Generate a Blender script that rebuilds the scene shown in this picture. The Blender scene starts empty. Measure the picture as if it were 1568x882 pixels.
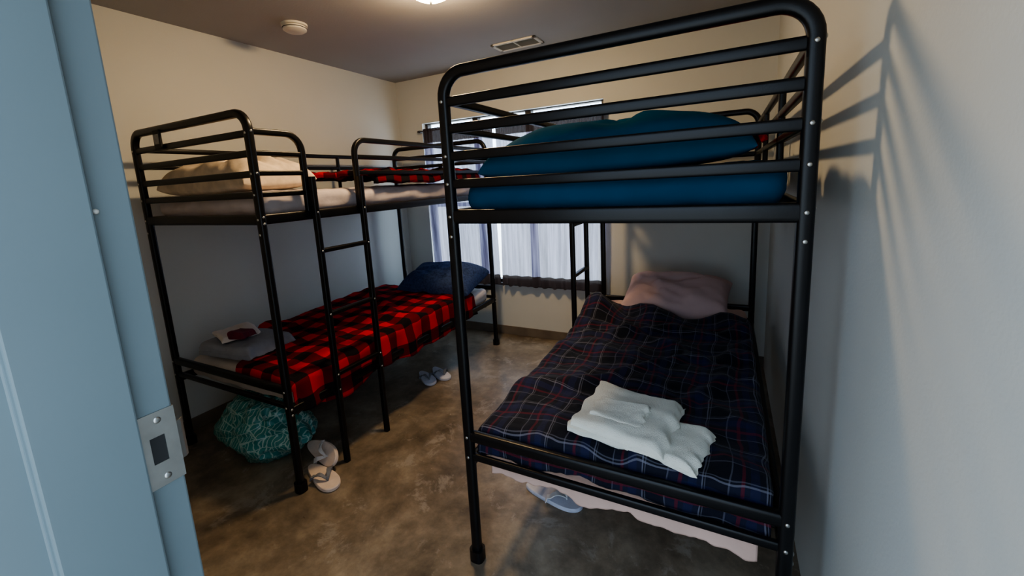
import bpy, math, random
from mathutils import Vector, Matrix, noise
random.seed(4)
S=bpy.context.scene
C=S.collection

# ------------------------------------------------------------ materials
def mat_new(name):
    m=bpy.data.materials.new(name); m.use_nodes=True
    nt=m.node_tree; b=nt.nodes['Principled BSDF']
    return m,nt,b
def N(nt,t,**k):
    n=nt.nodes.new(t)
    for a,v in k.items(): setattr(n,a,v)
    return n
def L(nt,a,b): nt.links.new(a,b)
def simple(name,col,rough=.6,metal=0,var=.12,nscale=6,bump=.0,bscale=80,spec=.5,coord='Object'):
    m,nt,b=mat_new(name)
    tc=N(nt,'ShaderNodeTexCoord'); ns=N(nt,'ShaderNodeTexNoise'); ns.inputs['Scale'].default_value=nscale; ns.inputs['Detail'].default_value=5
    L(nt,tc.outputs[coord],ns.inputs['Vector'])
    r=N(nt,'ShaderNodeValToRGB')
    r.color_ramp.elements[0].position=.3; r.color_ramp.elements[1].position=.7
    r.color_ramp.elements[0].color=[c*(1-var) for c in col]+[1]
    r.color_ramp.elements[1].color=[min(1,c*(1+var)) for c in col]+[1]
    L(nt,ns.outputs['Fac'],r.inputs['Fac']); L(nt,r.outputs['Color'],b.inputs['Base Color'])
    b.inputs['Roughness'].default_value=rough; b.inputs['Metallic'].default_value=metal
    b.inputs['Specular IOR Level'].default_value=spec
    if bump>0:
        n2=N(nt,'ShaderNodeTexNoise'); n2.inputs['Scale'].default_value=bscale; n2.inputs['Detail'].default_value=4
        L(nt,tc.outputs[coord],n2.inputs['Vector'])
        bp=N(nt,'ShaderNodeBump'); bp.inputs['Strength'].default_value=bump; bp.inputs['Distance'].default_value=.004
        L(nt,n2.outputs['Fac'],bp.inputs['Height']); L(nt,bp.outputs['Normal'],b.inputs['Normal'])
    return m
def math_n(nt,op,a,b=None):
    n=N(nt,'ShaderNodeMath',operation=op)
    for i,v in enumerate((a,b)):
        if v is None: continue
        if isinstance(v,(int,float)): n.inputs[i].default_value=v
        else: L(nt,v,n.inputs[i])
    return n.outputs[0]
def mixc(nt,f,a,b):
    n=N(nt,'ShaderNodeMix',data_type='RGBA')
    if isinstance(f,(int,float)): n.inputs[0].default_value=f
    else: L(nt,f,n.inputs[0])
    for i,v in ((6,a),(7,b)):
        if isinstance(v,(tuple,list)): n.inputs[i].default_value=list(v)+[1]
        else: L(nt,v,n.inputs[i])
    return n.outputs[2]
def fabric_bump(nt,b,vec,scale=300,strength=.3):
    n2=N(nt,'ShaderNodeTexNoise'); n2.inputs['Scale'].default_value=scale; n2.inputs['Detail'].default_value=3
    L(nt,vec,n2.inputs['Vector'])
    bp=N(nt,'ShaderNodeBump'); bp.inputs['Strength'].default_value=strength; bp.inputs['Distance'].default_value=.003
    L(nt,n2.outputs['Fac'],bp.inputs['Height']); L(nt,bp.outputs['Normal'],b.inputs['Normal'])
def uvsplit(nt,warp=0):
    tc=N(nt,'ShaderNodeTexCoord'); nz=N(nt,'ShaderNodeTexNoise'); nz.inputs['Scale'].default_value=4; nz.inputs['Detail'].default_value=2
    L(nt,tc.outputs['UV'],nz.inputs['Vector'])
    src=tc.outputs['UV']
    if warp:
        sb=N(nt,'ShaderNodeVectorMath',operation='SUBTRACT'); L(nt,nz.outputs['Color'],sb.inputs[0]); sb.inputs[1].default_value=(.5,.5,.5)
        sc=N(nt,'ShaderNodeVectorMath',operation='SCALE'); L(nt,sb.outputs[0],sc.inputs[0]); sc.inputs['Scale'].default_value=warp
        ad=N(nt,'ShaderNodeVectorMath',operation='ADD'); L(nt,src,ad.inputs[0]); L(nt,sc.outputs[0],ad.inputs[1]); src=ad.outputs[0]
    sp=N(nt,'ShaderNodeSeparateXYZ'); L(nt,src,sp.inputs[0])
    return tc,sp.outputs[0],sp.outputs[1]
def buffalo(name,p=.125,red=(.48,.012,.02),dark=(.11,.006,.010),blk=(.010,.007,.009)):
    m,nt,b=mat_new(name); tc,u,v=uvsplit(nt,.05)
    su=math_n(nt,'LESS_THAN',math_n(nt,'FRACT',math_n(nt,'DIVIDE',u,p)),.5)
    sv=math_n(nt,'LESS_THAN',math_n(nt,'FRACT',math_n(nt,'DIVIDE',v,p)),.5)
    c1=mixc(nt,su,blk,dark); c2=mixc(nt,su,dark,red)
    c=mixc(nt,sv,c1,c2); L(nt,c,b.inputs['Base Color'])
    b.inputs['Roughness'].default_value=.9; b.inputs['Specular IOR Level'].default_value=.1
    fabric_bump(nt,b,tc.outputs['UV'])
    return m
def tartan(name):
    m,nt,b=mat_new(name); tc,u,v=uvsplit(nt,.07)
    base=(.009,.011,.028)
    def band(x,p,a,w):
        f=math_n(nt,'FRACT',math_n(nt,'DIVIDE',math_n(nt,'ADD',x,10.0),p))
        d=math_n(nt,'ABSOLUTE',math_n(nt,'SUBTRACT',f,a))
        return math_n(nt,'LESS_THAN',d,w/p/2)
    c=mixc(nt,math_n(nt,'MULTIPLY',band(u,.17,.5,.07),.6),base,(.003,.004,.008))
    c=mixc(nt,math_n(nt,'MULTIPLY',band(v,.17,.5,.07),.6),c,(.003,.004,.008))
    for x in (u,v):
        c=mixc(nt,math_n(nt,'MULTIPLY',band(x,.17,.12,.026),.30),c,(.016,.022,.09))
        c=mixc(nt,math_n(nt,'MULTIPLY',band(x,.17,.30,.004),.42),c,(.24,.24,.30))
        c=mixc(nt,math_n(nt,'MULTIPLY',band(x,.17,.345,.003),.25),c,(.24,.24,.30))
        c=mixc(nt,math_n(nt,'MULTIPLY',band(x,.17,.72,.004),.25),c,(.24,.24,.30))
        c=mixc(nt,math_n(nt,'MULTIPLY',band(x,.17,.92,.010),.42),c,(.16,.010,.022))
    L(nt,c,b.inputs['Base Color'])
    b.inputs['Roughness'].default_value=.8; b.inputs['Specular IOR Level'].default_value=.2
    b.inputs['Sheen Weight'].default_value=.05
    fabric_bump(nt,b,tc.outputs['UV'])
    return m

M={}
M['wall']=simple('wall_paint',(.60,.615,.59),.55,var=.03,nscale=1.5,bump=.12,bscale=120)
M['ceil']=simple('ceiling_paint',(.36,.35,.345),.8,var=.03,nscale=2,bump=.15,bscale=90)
M['base']=simple('baseboard_paint',(.16,.13,.10),.5,var=.2,nscale=8)
M['frame']=simple('door_frame_paint',(.150,.190,.203),.38,var=.04,nscale=3)
M['steel']=simple('brushed_steel',(.5,.5,.48),.35,metal=1,var=.1,nscale=30)
M['black']=simple('black_powder_coat',(.005,.005,.006),.32,var=.2,nscale=20,bump=.05,bscale=300,spec=.32)
M['bronze']=simple('dark_bronze',(.03,.022,.018),.45)
M['teal']=simple('teal_sheet',(.0,.054,.118),.85,var=.1,nscale=5,bump=.25,bscale=40,spec=.05)
M['tealp']=simple('teal_pillowcase',(.001,.062,.122),.9,var=.1,nscale=5,bump=.2,bscale=30,spec=.03)
M['pink']=simple('dusty_pink_sheet',(.62,.43,.36),.85,var=.08,nscale=6,bump=.3,bscale=35,spec=.1)
M['pinkp']=simple('mauve_pillowcase',(.52,.37,.36),.85,var=.08,nscale=6,bump=.3,bscale=35,spec=.1)
M['beige']=simple('lilac_beige_sheet',(.48,.43,.44),.85,var=.12,nscale=9,bump=.3,bscale=35,spec=.1)
M['peach']=simple('cream_print_pillowcase',(.72,.60,.47),.85,var=.2,nscale=14,bump=.3,bscale=35,spec=.1)
M['cream']=simple('cream_sheet',(.56,.52,.50),.85,var=.1,nscale=6,bump=.3,bscale=35,spec=.1)
M['navyp']=simple('navy_pillowcase',(.040,.065,.15),.85,var=.35,nscale=60,bump=.2,bscale=40,spec=.1)
M['white']=simple('white_terry',(.84,.83,.74),.95,var=.05,nscale=10,bump=.8,bscale=400,spec=.1)
M['white2']=simple('white_cotton',(.72,.68,.68),.95,var=.05,nscale=10,bump=.6,bscale=300,spec=.1)
M['grey']=simple('grey_terry',(.27,.29,.34),.95,var=.12,nscale=15,bump=.8,bscale=400,spec=.1)
M['redf']=simple('red_fleece',(.42,.012,.02),.9,var=.25,nscale=12,bump=.5,bscale=120,spec=.1)
M['darkred']=simple('dark_red_knit',(.12,.01,.03),.9,var=.3,nscale=20,bump=.5,bscale=200)
M['plast']=simple('white_plastic',(.62,.60,.55),.45,var=.03)
M['tag']=simple('grey_label',(.20,.20,.20),.5,var=.3,nscale=60)
M['slot']=simple('dark_slot',(.02,.02,.02),.8)
M['buffalo']=buffalo('buffalo_plaid',p=.165)
M['buffalo2']=buffalo('buffalo_plaid_small',p=.14)
M['tartan']=tartan('navy_tartan')
M['sole']=simple('pale_foam_sole',(.62,.52,.46),.7,var=.08,nscale=20,bump=.3,bscale=200)
M['sole2']=simple('lilac_foam_sole',(.50,.52,.62),.7,var=.08,nscale=20,bump=.3,bscale=200)
M['strap']=simple('grey_rubber_strap',(.16,.17,.20),.5)
M['strapw']=simple('white_rubber_strap',(.6,.6,.62),.5)

def floor_mat():
    m,nt,b=mat_new('stained_concrete')
    tc=N(nt,'ShaderNodeTexCoord')
    n1=N(nt,'ShaderNodeTexNoise'); n1.inputs['Scale'].default_value=1.9; n1.inputs['Detail'].default_value=12; n1.inputs['Roughness'].default_value=.68; n1.inputs['Distortion'].default_value=.3
    n2=N(nt,'ShaderNodeTexNoise'); n2.inputs['Scale'].default_value=9; n2.inputs['Detail'].default_value=10; n2.inputs['Roughness'].default_value=.7
    n3=N(nt,'ShaderNodeTexNoise'); n3.inputs['Scale'].default_value=28; n3.inputs['Detail'].default_value=2
    n4=N(nt,'ShaderNodeTexNoise'); n4.inputs['Scale'].default_value=4.2; n4.inputs['Detail'].default_value=9; n4.inputs['Roughness'].default_value=.75; n4.inputs['Distortion'].default_value=.4
    for n in (n1,n2,n3,n4): L(nt,tc.outputs['Object'],n.inputs['Vector'])
    r=N(nt,'ShaderNodeValToRGB'); e=r.color_ramp.elements
    e[0].position=.36; e[0].color=(.100,.080,.059,1); e[1].position=.64; e[1].color=(.31,.265,.205,1)
    x=e.new(.5); x.color=(.20,.163,.122,1)
    L(nt,n1.outputs['Fac'],r.inputs['Fac'])
    r2=N(nt,'ShaderNodeValToRGB'); r2.color_ramp.elements[0].position=.35; r2.color_ramp.elements[0].color=(.70,.70,.70,1); r2.color_ramp.elements[1].position=.65; r2.color_ramp.elements[1].color=(1.2,1.18,1.15,1)
    L(nt,n2.outputs['Fac'],r2.inputs['Fac'])
    mx=N(nt,'ShaderNodeMix',data_type='RGBA',blend_type='MULTIPLY'); mx.inputs[0].default_value=1
    L(nt,r.outputs[0],mx.inputs[6]); L(nt,r2.outputs[0],mx.inputs[7])
    r4=N(nt,'ShaderNodeValToRGB'); r4.color_ramp.elements[0].position=.56; r4.color_ramp.elements[0].color=(0,0,0,1); r4.color_ramp.elements[1].position=.62; r4.color_ramp.elements[1].color=(1,1,1,1)
    L(nt,n4.outputs['Fac'],r4.inputs['Fac'])
    c0=mixc(nt,math_n(nt,'MULTIPLY',r4.outputs[0],.42),mx.outputs[2],(.42,.38,.33))
    f=math_n(nt,'GREATER_THAN',n3.outputs['Fac'],.775)
    c=mixc(nt,math_n(nt,'MULTIPLY',f,.5),c0,(.40,.37,.32))
    L(nt,c,b.inputs['Base Color'])
    rr=N(nt,'ShaderNodeMapRange'); rr.inputs[3].default_value=.18; rr.inputs[4].default_value=.48
    L(nt,n2.outputs['Fac'],rr.inputs[0]); L(nt,rr.outputs[0],b.inputs['Roughness'])
    bp=N(nt,'ShaderNodeBump'); bp.inputs['Strength'].default_value=.15; bp.inputs['Distance'].default_value=.004
    L(nt,n2.outputs['Fac'],bp.inputs['Height']); L(nt,bp.outputs[0],b.inputs['Normal'])
    return m
M['floor']=floor_mat()

def curtain_mat():
    m,nt,b=mat_new('sheer_curtain')
    out=nt.nodes['Material Output']
    tc,u,v=uvsplit(nt)
    mp=N(nt,'ShaderNodeMapping'); mp.inputs['Scale'].default_value=(34,1.2,1); L(nt,tc.outputs['UV'],mp.inputs[0])
    w=N(nt,'ShaderNodeTexNoise'); w.inputs['Scale'].default_value=1; w.inputs['Detail'].default_value=4; L(nt,mp.outputs[0],w.inputs['Vector'])
    rw=N(nt,'ShaderNodeValToRGB'); rw.color_ramp.elements[0].position=.35; rw.color_ramp.elements[0].color=(.085,.075,.12,1); rw.color_ramp.elements[1].position=.65; rw.color_ramp.elements[1].color=(.30,.285,.37,1)
    L(nt,w.outputs['Fac'],rw.inputs[0])
    hem=math_n(nt,'LESS_THAN',v,.10); head=math_n(nt,'GREATER_THAN',v,1.405)
    dk=math_n(nt,'MAXIMUM',hem,head)
    col=mixc(nt,dk,rw.outputs[0],(.028,.018,.015))
    d=N(nt,'ShaderNodeBsdfDiffuse'); t=N(nt,'ShaderNodeBsdfTranslucent'); tr=N(nt,'ShaderNodeBsdfTransparent')
    L(nt,col,d.inputs[0]); L(nt,col,t.inputs[0])
    m1=N(nt,'ShaderNodeMixShader'); m1.inputs[0].default_value=.5; L(nt,d.outputs[0],m1.inputs[1]); L(nt,t.outputs[0],m1.inputs[2])
    m2=N(nt,'ShaderNodeMixShader')
    fac=math_n(nt,'SUBTRACT',.11,math_n(nt,'MULTIPLY',dk,.10)); L(nt,fac,m2.inputs[0])
    L(nt,m1.outputs[0],m2.inputs[1]); L(nt,tr.outputs[0],m2.inputs[2]); L(nt,m2.outputs[0],out.inputs['Surface'])
    return m
M['curtain']=curtain_mat()
def glass_mat():
    m,nt,b=mat_new('window_glass'); out=nt.nodes['Material Output']
    g=N(nt,'ShaderNodeBsdfGlossy'); g.inputs['Roughness'].default_value=.02; t=N(nt,'ShaderNodeBsdfTransparent')
    n=N(nt,'ShaderNodeTexNoise'); mr=N(nt,'ShaderNodeMapRange'); mr.inputs[3].default_value=.03; mr.inputs[4].default_value=.07
    L(nt,n.outputs['Fac'],mr.inputs[0])
    mx=N(nt,'ShaderNodeMixShader'); L(nt,mr.outputs[0],mx.inputs[0]); L(nt,t.outputs[0],mx.inputs[1]); L(nt,g.outputs[0],mx.inputs[2])
    L(nt,mx.outputs[0],out.inputs['Surface']); return m
M['glass']=glass_mat()
def emis(name,col,st):
    m,nt,b=mat_new(name)
    n=N(nt,'ShaderNodeTexNoise'); n.inputs['Scale'].default_value=3
    c=mixc(nt,n.outputs['Fac'],[x*.95 for x in col],col)
    L(nt,c,b.inputs['Emission Color']); b.inputs['Emission Strength'].default_value=st; b.inputs['Base Color'].default_value=(.9,.85,.7,1)
    return m
M['lamp']=emis('lamp_glass',(1,.70,.38),150)
def bag_mat():
    m,nt,b=mat_new('teal_leaf_print_plastic')
    tc=N(nt,'ShaderNodeTexCoord')
    mp=N(nt,'ShaderNodeMapping'); mp.inputs['Scale'].default_value=(1,1,2.2); mp.inputs['Rotation'].default_value=(.5,.6,.2); L(nt,tc.outputs['Object'],mp.inputs[0])
    v=N(nt,'ShaderNodeTexVoronoi',feature='DISTANCE_TO_EDGE'); v.inputs['Scale'].default_value=9; L(nt,mp.outputs[0],v.inputs['Vector'])
    w=N(nt,'ShaderNodeTexWave'); w.inputs['Scale'].default_value=13; w.inputs['Distortion'].default_value=7; w.inputs['Detail'].default_value=2; w.inputs['Detail Scale'].default_value=1.2
    L(nt,tc.outputs['Object'],w.inputs['Vector'])
    f1=math_n(nt,'LESS_THAN',v.outputs['Distance'],.03); f2=math_n(nt,'GREATER_THAN',w.outputs['Fac'],.88)
    f=math_n(nt,'MAXIMUM',f1,f2)
    c=mixc(nt,math_n(nt,'MULTIPLY',f,.8),(.02,.20,.20),(.36,.52,.50)); L(nt,c,b.inputs['Base Color'])
    b.inputs['Roughness'].default_value=.33
    return m
M['bag']=bag_mat()

# ------------------------------------------------------------ mesh helpers
class MB:
    def __init__(s): s.v=[]; s.f=[]; s.uv=None
    def add(s,v,f):
        o=len(s.v); s.v+= [tuple(x) for x in v]; s.f+=[tuple(i+o for i in q) for q in f]
    def box(s,x0,x1,y0,y1,z0,z1):
        v=[(x0,y0,z0),(x1,y0,z0),(x1,y1,z0),(x0,y1,z0),(x0,y0,z1),(x1,y0,z1),(x1,y1,z1),(x0,y1,z1)]
        s.add(v,[(0,3,2,1),(4,5,6,7),(0,1,5,4),(1,2,6,5),(2,3,7,6),(3,0,4,7)])
    def sweep(s,pts,nrm,w,h,n=16,e=4.0):
        pts=[Vector(p) for p in pts]; nrm=Vector(nrm).normalized(); vs=[]; fs=[]
        for i,p in enumerate(pts):
            a=(pts[i]-pts[i-1]).normalized() if i>0 else None
            b=(pts[i+1]-pts[i]).normalized() if i<len(pts)-1 else None
            if a is None: T=b; k=1
            elif b is None: T=a; k=1
            else:
                T=(a+b).normalized(); k=1/max(.5,T.dot(a))
            sd=T.cross(nrm).normalized()
            for j in range(n):
                an=2*math.pi*(j+.5)/n; c,q=math.cos(an),math.sin(an)
                cx=math.copysign(abs(c)**(2/e),c)*w/2*k; cy=math.copysign(abs(q)**(2/e),q)*h/2
                vs.append(p+sd*cx+nrm*cy)
        m=len(pts)
        for i in range(m-1):
            for j in range(n):
                k2=(j+1)%n; fs.append((i*n+j,i*n+k2,(i+1)*n+k2,(i+1)*n+j))
        fs.append(tuple(range(n-1,-1,-1))); fs.append(tuple((m-1)*n+j for j in range(n)))
        s.add(vs,fs)
    def dome(s,c,axis,r,h,n=12,rings=4):
        c=Vector(c); ax=Vector(axis).normalized(); t=ax.orthogonal().normalized(); b=ax.cross(t); vs=[];fs=[]
        for i in range(rings):
            a=i/rings*math.pi/2
            for j in range(n):
                q=2*math.pi*j/n; vs.append(c+(t*math.cos(q)+b*math.sin(q))*r*math.cos(a)+ax*h*math.sin(a))
        vs.append(c+ax*h)
        for i in range(rings-1):
            for j in range(n): fs.append((i*n+j,i*n+(j+1)%n,(i+1)*n+(j+1)%n,(i+1)*n+j))
        for j in range(n): fs.append(((rings-1)*n+j,(rings-1)*n+(j+1)%n,len(vs)-1))
        fs.append(tuple(range(n-1,-1,-1)))
        s.add(vs,fs)
    def lathe(s,c,prof,n=40):
        vs=[];fs=[]
        for (r,z) in prof:
            for j in range(n):
                q=2*math.pi*j/n; vs.append((c[0]+r*math.cos(q),c[1]+r*math.sin(q),c[2]+z))
        for i in range(len(prof)-1):
            for j in range(n): fs.append((i*n+j,i*n+(j+1)%n,(i+1)*n+(j+1)%n,(i+1)*n+j))
        fs.append(tuple(range(n-1,-1,-1))); fs.append(tuple((len(prof)-1)*n+j for j in range(n)))
        s.add(vs,fs)
    def prism(s,poly,z0,z1):
        n=len(poly); vs=[(x,y,z0) for x,y in poly]+[(x,y,z1) for x,y in poly]
        fs=[tuple(range(n-1,-1,-1)),tuple(range(n,2*n))]+[(i,(i+1)%n,n+(i+1)%n,n+i) for i in range(n)]
        s.add(vs,fs)
    def obj(s,name,mat,parent=None,smooth=True,uv=None,bevel=0,fixn=True):
        me=bpy.data.meshes.new(name); me.from_pydata(s.v,[],s.f); me.update()
        if fixn:
            import bmesh
            bm=bmesh.new(); bm.from_mesh(me); bmesh.ops.recalc_face_normals(bm,faces=bm.faces); bm.to_mesh(me); bm.free()
        if uv is not None:
            l=me.uv_layers.new(name='UVMap')
            for lp in me.loops: l.data[lp.index].uv=uv[lp.vertex_index]
        o=bpy.data.objects.new(name,me); C.objects.link(o)
        me.materials.append(mat)
        if smooth:
            for p in me.polygons: p.use_smooth=True
            try: me.set_sharp_from_angle(angle=math.radians(40))
            except Exception: pass
        if bevel:
            b=o.modifiers.new('bevel','BEVEL'); b.width=bevel; b.segments=2; b.limit_method='ANGLE'
        if parent: o.parent=parent
        return o
def empty(name):
    o=bpy.data.objects.new(name,None); C.objects.link(o); o.empty_display_size=.1; return o
def arc(cx,cz,r,a0,a1,n=8):
    return [(cx+r*math.cos(math.radians(a0+(a1-a0)*i/n)),cz+r*math.sin(math.radians(a0+(a1-a0)*i/n))) for i in range(n+1)]
def nz(x,y,z=0): return noise.noise(Vector((x,y,z)))
def fr(x,y,z=0,o=4): return noise.fractal(Vector((x,y,z)),1.0,2.0,o)

# ------------------------------------------------------------ room
XL,XR,YF,YB,H=-3.08,.28,.285,3.56,2.57
WX0,WX1,WZ0,WZ1=-2.78,-.92,.50,2.13
m=MB(); m.box(XL-.15,XR+.15,-1.6,YB+.2,-.1,0); m.obj('floor',M['floor'],smooth=False)
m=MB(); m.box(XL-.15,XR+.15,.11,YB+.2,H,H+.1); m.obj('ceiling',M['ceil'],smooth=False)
m=MB(); m.box(XL-.15,XL,.11,YB+.2,0,H); m.obj('wall_left',M['wall'],smooth=False)
m=MB(); m.box(XR,XR+.15,.11,YB+.2,0,H); m.obj('wall_right',M['wall'],smooth=False)
m=MB(); m.box(XL,WX0,YB,YB+.16,0,H); m.box(WX1,XR,YB,YB+.16,0,H); m.box(WX0,WX1,YB,YB+.16,0,WZ0); m.box(WX0,WX1,YB,YB+.16,WZ1,H)
m.obj('wall_back',M['wall'],smooth=False)
JX=-.79; JR=.20
m=MB(); m.box(XL,JX-.02,.11,YF,0,H); m.box(JR+.02,XR,.11,YF,0,H); m.box(JX-.02,JR+.02,.11,YF,2.16,H)
m.obj('wall_front',M['wall'],smooth=False)
m=MB(); m.box(XL,XR,YB-.012,YB,0,.085); m.obj('baseboard_back',M['base'],smooth=False,bevel=.003)
m=MB(); m.box(XL,XL+.012,YF,YB-.013,0,.085); m.obj('baseboard_left',M['base'],smooth=False,bevel=.003)

df=empty('door_frame')
def jamb(x,sg):
    return [(x-sg*.05,.305),(x,.305),(x,.255),(x+sg*.016,.255),(x+sg*.016,.145),(x,.145),(x,.09),(x-sg*.05,.09)]
m=MB(); m.prism(jamb(JX,1),0,2.19); m.prism(jamb(JR,-1),0,2.19)
m.obj('jambs',M['frame'],df,smooth=False,bevel=.003)
m=MB(); m.box(JX,JR,.09,.305,2.145,2.19); m.box(JX,JR,.145,.255,2.129,2.145); m.obj('head',M['frame'],df,smooth=False,bevel=.003)
zc=1.112; x=JX
m=MB()
m.box(x,x+.002,.2585,.306,zc+.022,zc+.062); m.box(x,x+.002,.2585,.306,zc-.062,zc-.022)
m.box(x,x+.002,.2585,.268,zc-.022,zc+.022); m.box(x,x+.002,.288,.306,zc-.022,zc+.022)
m.sweep([(x+.001,.305,zc),(x-.001,.312,zc),(x-.006,.317,zc)],(0,0,1),.002,.068,8,8)
m.obj('strike_plate',M['steel'],df,smooth=False)
m=MB(); m.box(x+.0002,x+.0008,.268,.288,zc-.022,zc+.022); m.obj('strike_pocket',M['slot'],df,smooth=False)
m=MB(); m.dome((x+.002,.282,zc+.048),(1,0,0),.0055,.002); m.dome((x+.002,.282,zc-.048),(1,0,0),.0055,.002); m.obj('strike_screws',M['steel'],df)
m=MB(); m.dome((x+.001,.262,1.49),(1,0,0),.004,.004); m.obj('silencer',M['plast'],df)

# window
w=empty('window_1')
m=MB(); y0,y1=YB+.05,YB+.11
m.box(WX0,WX1,y0,y1,WZ0,WZ0+.05); m.box(WX0,WX1,y0,y1,WZ1-.008,WZ1)
m.box(WX0,WX0+.03,y0,y1,WZ0,WZ1); m.box(WX1-.03,WX1,y0,y1,WZ0,WZ1)
for xx in (-2.18,-1.62): m.box(xx-.03,xx+.03,y0,y1,WZ0,WZ1)
m.box(WX0,WX1,y0+.01,y1-.01,1.28,1.32)
m.obj('window_frame',M['bronze'],w,smooth=False,bevel=.003)
m=MB(); m.box(WX0+.02,WX1-.02,YB+.078,YB+.082,WZ0+.04,WZ1-.006); m.obj('glass',M['glass'],w,smooth=False)
m=MB(); m.box(WX0+.001,WX1-.001,YB+.002,YB+.05,WZ0,WZ0+.02); m.obj('sill',M['bronze'],w,smooth=False)

cr=empty('curtain_rod')
m=MB(); m.sweep([(WX0-.02,YB-.035,2.05),(WX1+.03,YB-.035,2.055)],(0,0,1),.012,.012,12,2)
m.dome((WX1+.03,YB-.035,2.055),(1,0,0),.012,.02); m.dome((WX0-.02,YB-.035,2.05),(-1,0,0),.012,.02)
m.obj('rod',M['bronze'],cr)
m=MB(); 
for xx,zz in ((WX0-.01,2.05),(WX1+.02,2.055)): m.box(xx-.006,xx+.006,YB-.032,YB,zz-.012,zz+.012)
m.obj('brackets',M['bronze'],cr,smooth=False)
def curtain(x0,x1,ztop0,ztop1,seed,zb=.52):
    nx,nzz=320,44; m=MB(); uv=[]
    for j in range(nzz+1):
        for i in range(nx+1):
            u=i/nx; ztop=ztop0+(ztop1-ztop0)*u
            t=j/nzz; hgt=ztop-zb
            z=zb+hgt*t+ (.006*math.sin(u*70+seed) if t<.02 else 0)
            ph=u*(x1-x0)*58+seed+2.4*nz(u*4,seed,t*.6)
            amp=(.017+.006*(1-t))*(.6+.6*abs(nz(u*6,seed+3)))
            if t>.90: ph2=u*(x1-x0)*190; y=.006*math.sin(ph2)+.4*amp*math.sin(ph)
            else: y=amp*math.sin(ph)+.006*fr(u*9,t*2,seed)
            xx=x0+(x1-x0)*u+ .01*math.sin(t*5+seed)*(1-t)
            m.v.append((xx,YB-.072+y,z)); uv.append((u*(x1-x0),z-zb))
    for j in range(nzz):
        for i in range(nx):
            a=j*(nx+1)+i; m.f.append((a,a+1,a+nx+2,a+nx+1))
    m.obj('curtain',M['curtain'],uv=uv,fixn=False)
curtain(WX0+.055,-1.93,2.065,2.068,1.3)
curtain(-1.895,WX1+.02,2.068,2.072,5.1)

# vent
v=empty('air_vent')
cx,cy=-1.5,3.2
m=MB(); a,b=.19,.095
m.box(cx-a,cx+a,cy-b,cy-b+.025,H-.012,H); m.box(cx-a,cx+a,cy+b-.025,cy+b,H-.012,H); m.box(cx-a,cx-a+.025,cy-b,cy+b,H-.012,H); m.box(cx+a-.025,cx+a,cy-b,cy+b,H-.012,H)
m.box(cx-.006,cx+.006,cy-b,cy+b,H-.011,H)
m.obj('grille_frame',M['plast'],v,smooth=False,bevel=.002)
m=MB()
for i in range(9):
    yy=cy-b+.034+i*.0155
    m.add([(cx-a+.02,yy,H-.010),(cx+a-.02,yy,H-.010),(cx+a-.02,yy+.008,H-.001),(cx-a+.02,yy+.008,H-.001)],[(0,1,2,3)])
m.obj('louvres',M['plast'],v,smooth=False)
m=MB(); m.box(cx-a+.02,cx+a-.02,cy-b+.02,cy+b-.02,H-.0008,H-.0002); m.obj('duct',M['slot'],v,smooth=False)
sd=empty('smoke_detector')
m=MB(); m.lathe((-2.5,1.98,H),[(.078,0),(.078,-.012),(.066,-.014),(.066,-.018),(.072,-.020),(.070,-.036),(.055,-.046),(.02,-.049),(.001,-.049)]); m.obj('body',M['plast'],sd)
m=MB(); m.lathe((-2.5,1.98,H),[(.0725,-.024),(.0728,-.026),(.0715,-.028)]); m.obj('slots',M['slot'],sd)
cl=empty('ceiling_light')
LX,LY=-1.42,1.98
m=MB(); m.lathe((LX,LY,H),[(.15,0),(.155,-.01),(.15,-.025),(.13,-.03)]); m.obj('base_ring',M['plast'],cl)
m=MB(); m.lathe((LX,LY,H-.03),[(.125,0)]+[(.125*math.cos(t*math.pi/16),-.075*math.sin(t*math.pi/16)) for t in range(1,8)]+[(.001,-.075)]); m.obj('glass_dome',M['lamp'],cl)
m=MB(); m.dome((LX,LY,H-.104),(0,0,-1),.009,.02); m.obj('finial',M['steel'],cl)

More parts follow.
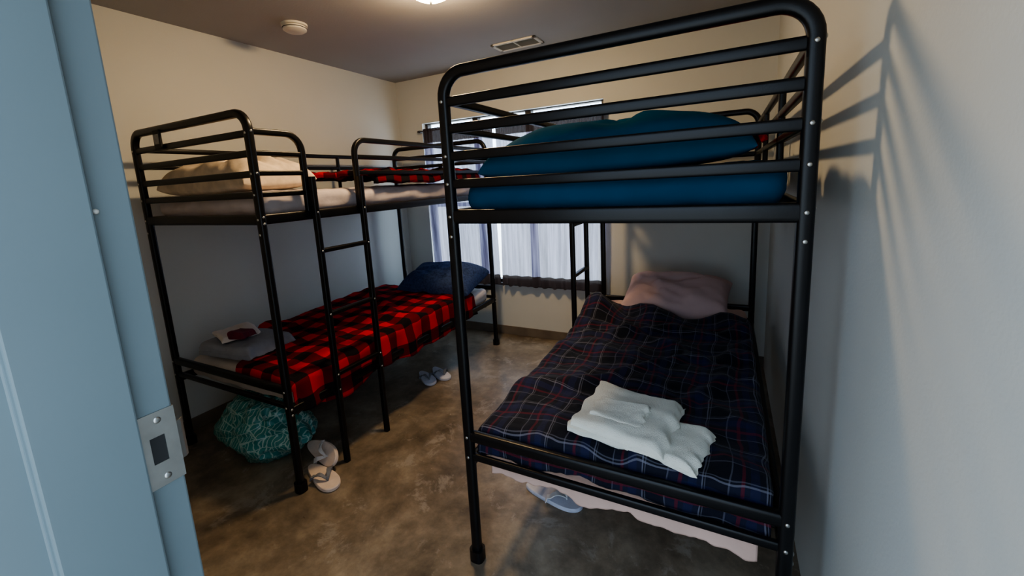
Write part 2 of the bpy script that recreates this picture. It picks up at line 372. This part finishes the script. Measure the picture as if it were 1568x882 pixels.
# ------------------------------------------------------------ bunk beds
PW=.038
def bunk(name,xl,xr,yn,yf,ladder_right,ly0,ly1,open_near):
    root=empty(name); T=1.868; r=.08
    m=MB()
    for y in (yn,yf):
        p=[(xl,y,.0)]+[(a,y,b) for a,b in arc(xl+r,T-r,r,180,90)]+[(a,y,b) for a,b in arc(xr-r,T-r,r,90,0)]+[(xr,y,.0)]
        m.sweep(p,(0,1,0),PW,PW*.9,16,3.2)
        for x in (xl,xr): m.sweep([(x,y,0),(x,y,.012),(x,y,.05)],(0,1,0),.058,.054,16,3)
    m.obj('end_frames',M['black'],root)
    m=MB()
    for y in (yn,yf):
        for z in (1.776,1.688,1.597,1.503): m.sweep([(xl,y,z),(xr,y,z)],(0,0,1),.018,.032)
        m.sweep([(xl,y,1.39),(xr,y,1.39)],(0,0,1),.03,.050)
        m.sweep([(xl,y,.548),(xr,y,.548)],(0,0,1),.03,.042)
        m.sweep([(xl,y,.462),(xr,y,.462)],(0,0,1),.02,.028)
    for x in (xl,xr):
        m.sweep([(x,yn,1.39),(x,yf,1.39)],(0,0,1),.03,.048)
        m.sweep([(x,yn,.435),(x,yf,.435)],(0,0,1),.03,.045)
    m.obj('rails',M['black'],root)
    m=MB()
    for k in range(9):
        y=yn+.15+k*(yf-yn-.3)/8
        for z in (1.372,.412): m.sweep([(xl,y,z),(xr,y,z)],(0,0,1),.04,.014)
    m.obj('slats',M['black'],root)
    xg=xl if ladder_right else xr; xo=xr if ladder_right else xl
    m=MB(); G=1.785
    for z,h in ((G,.03),(1.69,.026),(1.60,.026)): m.sweep([(xg,yn,z),(xg,yf,z)],(0,0,1),.022,h)
    for y in (yn+.66,yn+1.38): m.sweep([(xg,y,1.39),(xg,y,G)],(0,1,0),.024,.024)
    q=.08
    p=[(xo,yn,G)]+[(xo,a,b) for a,b in arc(ly0-q,G-q,q,90,0)]+[(xo,ly0,1.37)]
    m.sweep(p,(1,0,0),.03,.028)
    p=[(xo,yf,G)]+[(xo,a,b) for a,b in arc(ly1+q,G-q,q,90,180)]+[(xo,ly1,1.37)]
    m.sweep(p,(1,0,0),.03,.028)
    for z in (1.69,1.60):
        m.sweep([(xo,yn,z),(xo,ly0,z)],(0,0,1),.02,.024); m.sweep([(xo,ly1,z),(xo,yf,z)],(0,0,1),.02,.024)
    if open_near: m.sweep([(xo,yn,1.503),(xo,ly0,1.503)],(0,0,1),.02,.024)
    m.obj('guard_rails',M['black'],root)
    m=MB(); sg=1 if ladder_right else -1; xd=xo+sg*.034
    for y in (ly0+.012,ly1-.012): m.sweep([(xd,y,0),(xd,y,1.58)],(0,1,0),.032,.030)
    for z in (1.2,.86,.52): m.sweep([(xd,ly0,z),(xd,ly1,z)],(0,0,1),.03,.024)
    m.obj('ladder',M['black'],root)
    m=MB()
    for y,d in ((yn,-1),(yf,1)):
        for x in (xl,xr):
            for z in (1.776,1.597,1.503,1.39,1.32,.545,.462): m.dome((x,y+d*PW*.45,z),(0,d,0),.006,.003)
    for x,d in ((xl,-1),(xr,1)):
        for y in (yn,yf):
            for z in (1.785,1.6,1.40,1.37,.45,.42): m.dome((x+d*PW*.5,y,z),(d,0,0),.006,.003)
    for y in (ly0+.012,ly1-.012):
        for z in (1.4,1.2,.86,.52,.435): m.dome((xd+sg*.016,y,z),(sg,0,0),.005,.003)
    m.obj('bolts',M['steel'],root)
    return root
BL=(-2.93,-1.895,1.195,3.27); BR=(-.86,.168,1.23,3.25)
b1=bunk('bunk_bed',BR[0],BR[1],BR[2],BR[3],False,2.60,2.93,False)
b2=bunk('bunk_bed',BL[0],BL[1],BL[2],BL[3],True,1.45,1.79,True)
m=MB(); m.box(-2.665,-2.60,1.17,1.182,1.765,1.862); m.obj('label_tag',M['slot'],b2,smooth=False,bevel=.003)
m=MB(); m.box(-2.657,-2.608,1.1685,1.1705,1.79,1.84); m.obj('label_print',M['tag'],b2,smooth=False)

# ------------------------------------------------------------ soft goods
def softbox(name,mat,x0,x1,y0,y1,z0,z1,r=.05,amp=.006,fs=6,n=(40,60,8),seed=0,sag=0):
    nx,ny,nzz=n; idx={}; m=MB()
    def vid(i,j,k):
        key=(i,j,k)
        if key in idx: return idx[key]
        p=Vector((x0+(x1-x0)*i/nx,y0+(y1-y0)*j/ny,z0+(z1-z0)*k/nzz))
        c=Vector((min(max(p.x,x0+r),x1-r),min(max(p.y,y0+r),y1-r),min(max(p.z,z0+min(r,(z1-z0)*.49)),z1-min(r,(z1-z0)*.49))))
        d=p-c
        rz=min(r,(z1-z0)*.49)
        if d.length>1e-6:
            dn=d.normalized(); p=c+Vector((dn.x*r,dn.y*r,dn.z*rz))
        else: dn=Vector((0,0,1))
        f=amp*fr(p.x*fs+seed,p.y*fs,p.z*fs*1.5)+amp*.8*(abs(nz(p.x*fs*1.7+p.y*3,p.y*fs*.8+seed,p.z*12)))
        p=p+dn*f
        idx[key]=len(m.v); m.v.append(tuple(p)); return idx[key]
    for i in range(nx):
        for j in range(ny):
            m.f.append((vid(i,j,nzz),vid(i+1,j,nzz),vid(i+1,j+1,nzz),vid(i,j+1,nzz)))
            m.f.append((vid(i,j,0),vid(i,j+1,0),vid(i+1,j+1,0),vid(i+1,j,0)))
    for i in range(nx):
        for k in range(nzz):
            m.f.append((vid(i,0,k),vid(i+1,0,k),vid(i+1,0,k+1),vid(i,0,k+1)))
            m.f.append((vid(i,ny,k),vid(i,ny,k+1),vid(i+1,ny,k+1),vid(i+1,ny,k)))
    for j in range(ny):
        for k in range(nzz):
            m.f.append((vid(0,j,k),vid(0,j,k+1),vid(0,j+1,k+1),vid(0,j+1,k)))
            m.f.append((vid(nx,j,k),vid(nx,j+1,k),vid(nx,j+1,k+1),vid(nx,j,k+1)))
    return m.obj(name,mat)
softbox('mattress',M['teal'],BR[0]+.03,BR[1]-.03,BR[2]+.04,BR[3]-.04,1.40,1.515,r=.045,amp=.009,seed=2)
softbox('mattress',M['pink'],BR[0]+.03,BR[1]-.03,BR[2]+.075,BR[3]-.04,.423,.552,r=.05,amp=.010,fs=9,seed=5,n=(60,60,8))
softbox('mattress',M['beige'],BL[0]+.03,BL[1]-.03,BL[2]+.04,BL[3]-.04,1.40,1.515,r=.045,amp=.011,fs=9,seed=9)
softbox('mattress',M['cream'],BL[0]+.03,BL[1]-.03,BL[2]+.055,BL[3]-.04,.423,.555,r=.05,amp=.008,seed=12)

def pillow(name,mat,c,dx,dy,th,rot=0,tilt=0,tiltx=0,seed=0,amp=.010,p=.38,low=.45):
    n=64; m=MB()
    R=Matrix.Rotation(rot,3,'Z')@Matrix.Rotation(tilt,3,'X')@Matrix.Rotation(tiltx,3,'Y')
    def sm(t): t=min(1,max(0,t)); return t*t*(3-2*t)
    def P(u,v,s):
        e=(1-abs(u)**3.6)*(1-abs(v)**3.6); e=max(0,e)**p
        pin=1-.06*(1-abs(u)**2)*abs(v)**4; pin2=1-.06*(1-abs(v)**2)*abs(u)**4
        x=u*dx/2*pin2; y=v*dy/2*pin
        k=1.0 if s>0 else low
        z=s*th/2*e*k*1.25
        if s>0:
            z+=e*(amp*1.5*noise.fractal(Vector((u*1.6+seed,v*1.6,seed)),1.0,2.0,2))
            for q in range(4):
                a=seed*1.7+q*1.55; d=u*math.sin(a)+v*math.cos(a)*.8-.35*math.cos(q*2+seed)+.12*math.sin(3*(u*math.cos(a)-v*math.sin(a))+q)
                z-=e*amp*.75*sm(1-abs(d)/.16)
        return Vector(c)+R@Vector((x,y,z))
    for s in (1,-1):
        o=len(m.v)
        for j in range(n+1):
            for i in range(n+1):
                uu=math.sin((-1+2*i/n)*math.pi/2); vv=math.sin((-1+2*j/n)*math.pi/2)
                m.v.append(tuple(P(uu,vv,s)))
        for j in range(n):
            for i in range(n):
                a=o+j*(n+1)+i; q=(a,a+1,a+n+2,a+n+1); m.f.append(q if s>0 else q[::-1])
    o=m.obj(name,mat,fixn=False)
    w=o.modifiers.new('weld','WELD'); w.merge_threshold=.0003
    return o
pillow('pillow',M['tealp'],(-.36,1.52,1.558),.84,.46,.215,rot=.03,tilt=.05,tiltx=-.03,seed=3,amp=.016,low=.33)
pillow('pillow',M['pinkp'],(-.30,3.00,.655),.68,.44,.21,rot=-.04,tilt=.34,seed=7,amp=.020)
pillow('pillow',M['peach'],(-2.50,1.47,1.570),.76,.44,.23,rot=.05,tilt=.04,seed=11,amp=.024,low=.4)
pillow('pillow',M['navyp'],(-2.23,2.98,.655),.70,.46,.23,rot=.1,tilt=.2,seed=14,amp=.018)

def blanket(name,mat,x0,x1,zt,ta,tb,dL,dR,dN=0,seed=0,amp=.012,nx=110,ny=170,rr=.03,lump=None,thick=.006,wav=.25,fs=5,off=(0,0),wavN=0):
    m=MB(); uv=[]
    W=x1-x0
    for j in range(ny+1):
        for i in range(nx+1):
            f=i/nx
            xs=x0+W*f
            ynear=ta(f) ; yfar=tb(f)
            dNN=dN*(1+wavN*fr(f*5,seed,2.2))
            Ltot=(yfar-ynear)+dNN
            t=-dNN+Ltot*j/ny
            y=ynear+max(t,0)
            wv=1+wav*fr(y*2.3,seed*3.1)
            tot=dL*wv+W+dR*wv; s=-dL*wv+tot*f
            q=math.pi*rr/2
            def fold(d):
                if d<=0: return 0,0
                if d<q: a=d/rr; return rr*math.sin(a), rr*(1-math.cos(a))
                return rr, rr+(d-q)
            if s<0: o,dn=fold(-s); x=x0-o; side=-1
            elif s>W: o,dn=fold(s-W); x=x1+o; side=1
            else: x=x0+s; dn=0; side=0
            yn_=y
            if dN and t<0:
                o2,dn2=fold(-t); yn_=y-o2
            else: dn2=0
            h=amp*fr(x*fs+seed,y*fs,seed)+amp*.9*(1-2*abs(nz(x*fs*1.1+y*2.2+seed,y*fs*.5-x,seed)))
            h+=amp*.6
            h=max(h,-.004)
            if lump: h+=lump(x,y)
            top=max(0,1-dn/.05)
            hang=1-top
            z=zt-max(dn,dn2)-.25*min(dn,dn2)+h*(top if not dn2 else max(0,1-dn2/.04))
            if side: x+=side*hang*(.008+.012*math.sin(y*24+seed+3*nz(y*3,seed))+.006*nz(y*9,z*9))*min(1,dn/.1)
            if dn2: yn_-= max(0,(.002+.004*math.sin(x*26+seed+2*nz(x*4,seed)))*min(1,dn2/.08))
            m.v.append((x,yn_,z)); uv.append((s+off[0],ynear+t+off[1]))
    for j in range(ny):
        for i in range(nx):
            a=j*(nx+1)+i; m.f.append((a,a+1,a+nx+2,a+nx+1))
    o=m.obj(name,mat,uv=uv,fixn=False)
    sm=o.modifiers.new('solid','SOLIDIFY'); sm.thickness=thick; sm.offset=1
    return o
def ridge(d,w): 
    k=max(0,1-abs(d)/w); return k*k*(3-2*k)
def lumpR(x,y):
    g=math.exp(-((y-2.72)/.16)**2)
    a=math.exp(-((x+.72)/.12)**2-((y-2.66)/.18)**2)*.10
    d=.026*ridge(y-1.95-.8*(x+.3)+.05*math.sin(x*9),.09)+.026*ridge(y-2.25+.5*(x+.3)+.06*math.sin(x*7+1),.08)+.024*ridge(y-2.45-.3*(x+.3)+.05*math.sin(x*11+2),.07)+.018*ridge(x+.05-.35*(y-1.9)+.04*math.sin(y*9),.06)
    return g*.035*(1+math.sin(x*14+y*5))+a+d
blanket('blanket',M['tartan'],BR[0]+.055,BR[1]-.055,.570,lambda f:BR[2]+.06,lambda f:2.78+.05*math.sin(f*7)-.10*f+.05,.05,.03,dN=.12,seed=4,amp=.018,lump=lumpR,wav=.3,fs=4,nx=150,ny=240,wavN=.25)
blanket('bed_sheet',M['pink'],BR[0]+.06,BR[1]-.06,.560,lambda f:BR[2]+.075,lambda f:1.36,.0,.0,dN=.205,seed=31,amp=.001,wav=0,fs=4,nx=120,ny=50,rr=.02,thick=.003,wavN=.25)
def nearL(f):
    if f>.45: return 1.255+.004*math.sin(f*20)
    k=(.45-f)/.45
    return 1.255+.45*min(1,k*2.2)**1.2
blanket('blanket',M['buffalo'],BL[0]+.045,BL[1]-.025,.570,nearL,lambda f:2.93-.10*math.sin(f*3)+.06*f,.0,.19,dN=.05,seed=8,amp=.016,wav=.25,fs=4,lump=lambda x,y:.02*math.exp(-((y-2.6)/.3)**2)+.02*ridge(y-2.0-.5*(x+2.4),.1)+.02*ridge(y-2.4+.6*(x+2.4),.09),ny=220,rr=.025)
blanket('blanket',M['buffalo2'],BL[0]+.06,BL[1]-.045,1.565,lambda f:1.93-.18*(1-f)+.03*math.sin(f*9),lambda f:3.15,.0,.05,seed=15,amp=.024,nx=90,ny=110,fs=6,thick=.03,rr=.02)
blanket('blanket',M['redf'],-.18,.11,1.56,lambda f:1.84+.04*math.sin(f*9),lambda f:2.5,.0,.0,seed=21,amp=.04,nx=50,ny=60,fs=9,thick=.02)

def folded(mb,x0,x1,y0,y1,z0,layers,t,seed=0,rot=0):
    """S-folded cloth : zigzag profile in XZ extruded along Y, loosened with noise"""
    cx,cy=(x0+x1)/2,(y0+y1)/2; w=(x1-x0)/2; d=(y1-y0)/2
    prof=[]
    for k in range(layers):
        z=t*(k+.5); dirn=1 if k%2==0 else -1
        e=w*(1-.05*k*abs(math.sin(seed+k)))
        for q in range(21):
            u=-1+2*q/20; prof.append((dirn*u*(e-t/2),z))
        if k<layers-1:
            for q in range(1,8):
                a=-math.pi/2+math.pi*q/8; prof.append((dirn*((e-t/2)+t*.55*math.cos(a)),z+t/2+t/2*math.sin(a)))
    ny=36; th=t*.46; n=len(prof); vs=[]; fs=[]
    ringn=[]
    for q,(px,pz) in enumerate(prof):
        a=prof[max(0,q-1)]; b=prof[min(n-1,q+1)]; tx,tz=b[0]-a[0],b[1]-a[1]; l=math.hypot(tx,tz) or 1
        ringn.append((-tz/l,tx/l))
    loop=[(prof[q][0]+ringn[q][0]*th,prof[q][1]+ringn[q][1]*th) for q in range(n)]+[(prof[q][0]-ringn[q][0]*th,prof[q][1]-ringn[q][1]*th) for q in range(n-1,-1,-1)]
    R=Matrix.Rotation(rot,3,'Z'); k=len(loop); TH=t*layers
    for j in range(ny+1):
        v=math.sin((-1+2*j/ny)*math.pi/2)
        for (px,pz) in loop:
            lay=min(layers-1,int(pz/t))
            fz=(pz/TH)
            a=max(0,(abs(v)-.86)/.14); ed=1-.30*a*a
            e2=max(0,(abs(px)/w-.84)/.16); ed*=1-.25*e2*e2
            zz=pz*ed
            yl=d*(1-.05*abs(math.sin(seed*2+lay*2.3)))
            y=v*yl+.016*nz(px*6,seed+lay*3.3)+.005*nz(px*25,lay+seed)
            x=px+.020*nz(v*3,seed+lay*1.7)*(abs(px)/w)
            hz=zz+fz*(.012*fr(px*5+seed,y*5)+.003*math.sin(px*22+y*13+seed))
            hz=max(hz,.001)
            p=R@Vector((x,y,0)); vs.append((cx+p.x,cy+p.y,z0+hz))
    for j in range(ny):
        for q in range(k):
            a=j*k+q; b=j*k+(q+1)%k; fs.append((a,b,b+k,a+k))
    fs.append(tuple(range(k-1,-1,-1))); fs.append(tuple(ny*k+q for q in range(k)))
    mb.add(vs,fs)
tw=empty('towel_stack')
m=MB(); folded(m,-.46,-.045,1.285,1.53,.592,2,.021,seed=1,rot=-.2); m.obj('bath_towel',M['white'],tw)
m=MB(); folded(m,-.475,-.145,1.275,1.62,.616,2,.023,seed=3,rot=-.13); m.obj('hand_towel',M['white'],tw)
m=MB(); folded(m,-.42,-.23,1.34,1.48,.657,2,.009,seed=5,rot=-.10); m.obj('washcloth',M['white'],tw)
tw=empty('towel_stack')
m=MB(); folded(m,-2.79,-2.37,1.26,1.58,.588,2,.036,seed=6,rot=.12); m.obj('bath_towel',M['grey'],tw)
m=MB(); folded(m,-2.83,-2.56,1.33,1.54,.656,2,.014,seed=7,rot=-.3); m.obj('washcloth',M['white2'],tw)
m=MB(); folded(m,-2.62,-2.52,1.34,1.45,.672,2,.018,seed=9,rot=.3); m.obj('rolled_sock',M['darkred'],tw)

# bag
m=MB(); nU,nV=72,50
cx,cy=-2.41,1.37
for j in range(nV+1):
    ph=math.pi*j/nV
    for i in range(nU):
        th=2*math.pi*i/nU
        d=Vector((math.sin(ph)*math.cos(th),math.sin(ph)*math.sin(th),-math.cos(ph)))
        sx=.30*(1-.15*d.z); sy=.20*(1-.1*d.z); sz=.18
        k=1+.16*fr(d.x*1.6+2,d.y*1.6,d.z*1.6)+.09*(1-2*abs(nz(d.x*4,d.y*4,d.z*4+3)))+.04*(abs(nz(d.x*10,d.y*10,d.z*10)))
        x=d.x*sx*k; y=d.y*sy*k; z=.17+d.z*sz*k
        if z<.004: z=.004+.002*math.sin(th*9)
        m.v.append((cx+x,cy+y,z))
for j in range(nV):
    for i in range(nU):
        a=j*nU+i; b=j*nU+(i+1)%nU; m.f.append((a,b,b+nU,a+nU))
bg=empty('plastic_bag')
m.obj('bag_body',M['bag'],bg)
m=MB(); prof=[]
nn=40
for j,(r0,z) in enumerate([(.05,.31),(.022,.335),(.03,.350),(.065,.375),(.08,.38)]):
    for i in range(nn):
        a=2*math.pi*i/nn; rr=r0*(1+.25*math.sin(a*7+j)*(j/4)); m.v.append((cx+.05+rr*math.cos(a),cy+rr*math.sin(a)*.7,z-.01+.006*math.sin(a*5)*j/4))
for j in range(4):
    for i in range(nn):
        a=j*nn+i; b=j*nn+(i+1)%nn; m.f.append((a,b,b+nn,a+nn))
m.obj('bag_neck',M['bag'],bg,fixn=False)

def flip(c,ang,sole,strap,length=.27,roll=0,left=1,zoff=0):
    root=empty('flip_flop'); m=MB(); n=48
    hw=length*.19
    def half(t):
        return hw*(.72+.28*math.sin((t-.25)*math.pi*1.1)) * (max(0,1-abs(2*t-1)**5))**.5
    pts=[]
    for i in range(n+1):
        t=i/n; t=.5-.5*math.cos(math.pi*t); pts.append((t,half(t)))
    outline=[(p[0]*length-length/2, p[1]+left*.006*math.sin(p[0]*math.pi)) for p in pts]+[(p[0]*length-length/2,-p[1]+left*.006*math.sin(p[0]*math.pi)) for p in pts[-2:0:-1]]
    k=len(outline)
    prof=[(.93,.0),(1,.004),(1,.017),(.94,.021)]
    for s,z in prof:
        for x,y in outline: m.v.append((x*(.5+.5*s),y*s,z))
    for r in range(3):
        for i in range(k):
            a=r*k+i; b=r*k+(i+1)%k; m.f.append((a,b,b+k,a+k))
    m.f.append(tuple(range(k-1,-1,-1))); m.f.append(tuple(3*k+i for i in range(k)))
    so=m.obj('sole',sole,root)
    m=MB(); tx=length*.24
    for sgn in (1,-1):
        pp=[]
        for i in range(13):
            t=i/12; x=tx+(-length*.04-tx)*t; y=sgn*(hw*.93)*t**.8; z=.020+.036*math.sin(min(1,t*1.15+.12)*math.pi*.82)
            if i==12: z=.016
            pp.append((x,y,z))
        vs=[];fs=[]
        for i,p in enumerate(pp):
            a=Vector(pp[max(0,i-1)]); b=Vector(pp[min(12,i+1)]); T=(b-a).normalized(); side=T.cross(Vector((0,0,1))).normalized(); up=side.cross(T)
            w=.006+.007*min(1,i/6)
            for (q,r_) in ((-1,-1),(1,-1),(1,1),(-1,1)): vs.append(Vector(p)+side*w*q+up*.0022*r_)
        for i in range(12):
            for q in range(4): fs.append((i*4+q,i*4+(q+1)%4,(i+1)*4+(q+1)%4,(i+1)*4+q))
        fs.append((3,2,1,0)); fs.append((48,49,50,51)); m.add(vs,fs)
    m.sweep([(tx,0,.015),(tx,0,.045)],(0,1,0),.007,.007,8,2)
    m.obj('strap',strap,root)
    root.location=(c[0],c[1],zoff+.0005); root.rotation_euler=(roll,0,ang)
    return root
flip((-1.87,1.30),-.25,M['sole'],M['strap'],.29)
flip((-1.99,1.415),-.16,M['sole'],M['strapw'],.29,roll=1.05,zoff=.05)
flip((-2.07,2.44),-.55,M['sole2'],M['strap'],.27)
flip((-2.01,2.55),-.50,M['sole2'],M['strap'],.27,left=-1)
flip((-.70,1.66),-.12,M['sole2'],M['strapw'],.30)
flip((-.62,1.80),.05,M['sole2'],M['strapw'],.28,left=-1)

# ------------------------------------------------------------ world (sky brighter on the window side)
W=bpy.data.worlds.new('World'); S.world=W; W.use_nodes=True
nt=W.node_tree; bg=nt.nodes['Background']
tc=N(nt,'ShaderNodeTexCoord'); sp=N(nt,'ShaderNodeSeparateXYZ'); L(nt,tc.outputs['Generated'],sp.inputs[0])
r=N(nt,'ShaderNodeValToRGB'); e=r.color_ramp.elements
e[0].position=.42; e[0].color=(.50,.58,.64,1); e[1].position=.62; e[1].color=(.60,.78,1,1)
mr=N(nt,'ShaderNodeMapRange'); mr.inputs[1].default_value=-1; mr.inputs[2].default_value=1
L(nt,sp.outputs[2],mr.inputs[0]); L(nt,mr.outputs[0],r.inputs[0]); L(nt,r.outputs[0],bg.inputs['Color'])
ms=N(nt,'ShaderNodeMapRange'); ms.inputs[1].default_value=-.3; ms.inputs[2].default_value=.6; ms.inputs[3].default_value=2.7; ms.inputs[4].default_value=6.0
L(nt,sp.outputs[1],ms.inputs[0]); L(nt,ms.outputs[0],bg.inputs['Strength'])

# ------------------------------------------------------------ camera
cam=bpy.data.cameras.new('camera'); co=bpy.data.objects.new('camera',cam); C.objects.link(co); S.camera=co
R=Vector((.888,.4564,-.0534)).normalized(); F=Vector((-.459,.8735,-.1623)).normalized()
U=R.cross(F).normalized(); R=F.cross(U).normalized()
mt=Matrix((R,U,-F)).transposed().to_4x4(); mt.translation=(0,0,1.5); co.matrix_world=mt
cam.sensor_width=36; cam.lens=645/1568*36; cam.shift_x=6/1568; cam.shift_y=-56/1568; cam.clip_start=.01
S.view_settings.view_transform='AgX'
try: S.view_settings.look='AgX - Medium High Contrast'
except Exception: pass
S.view_settings.exposure=.38
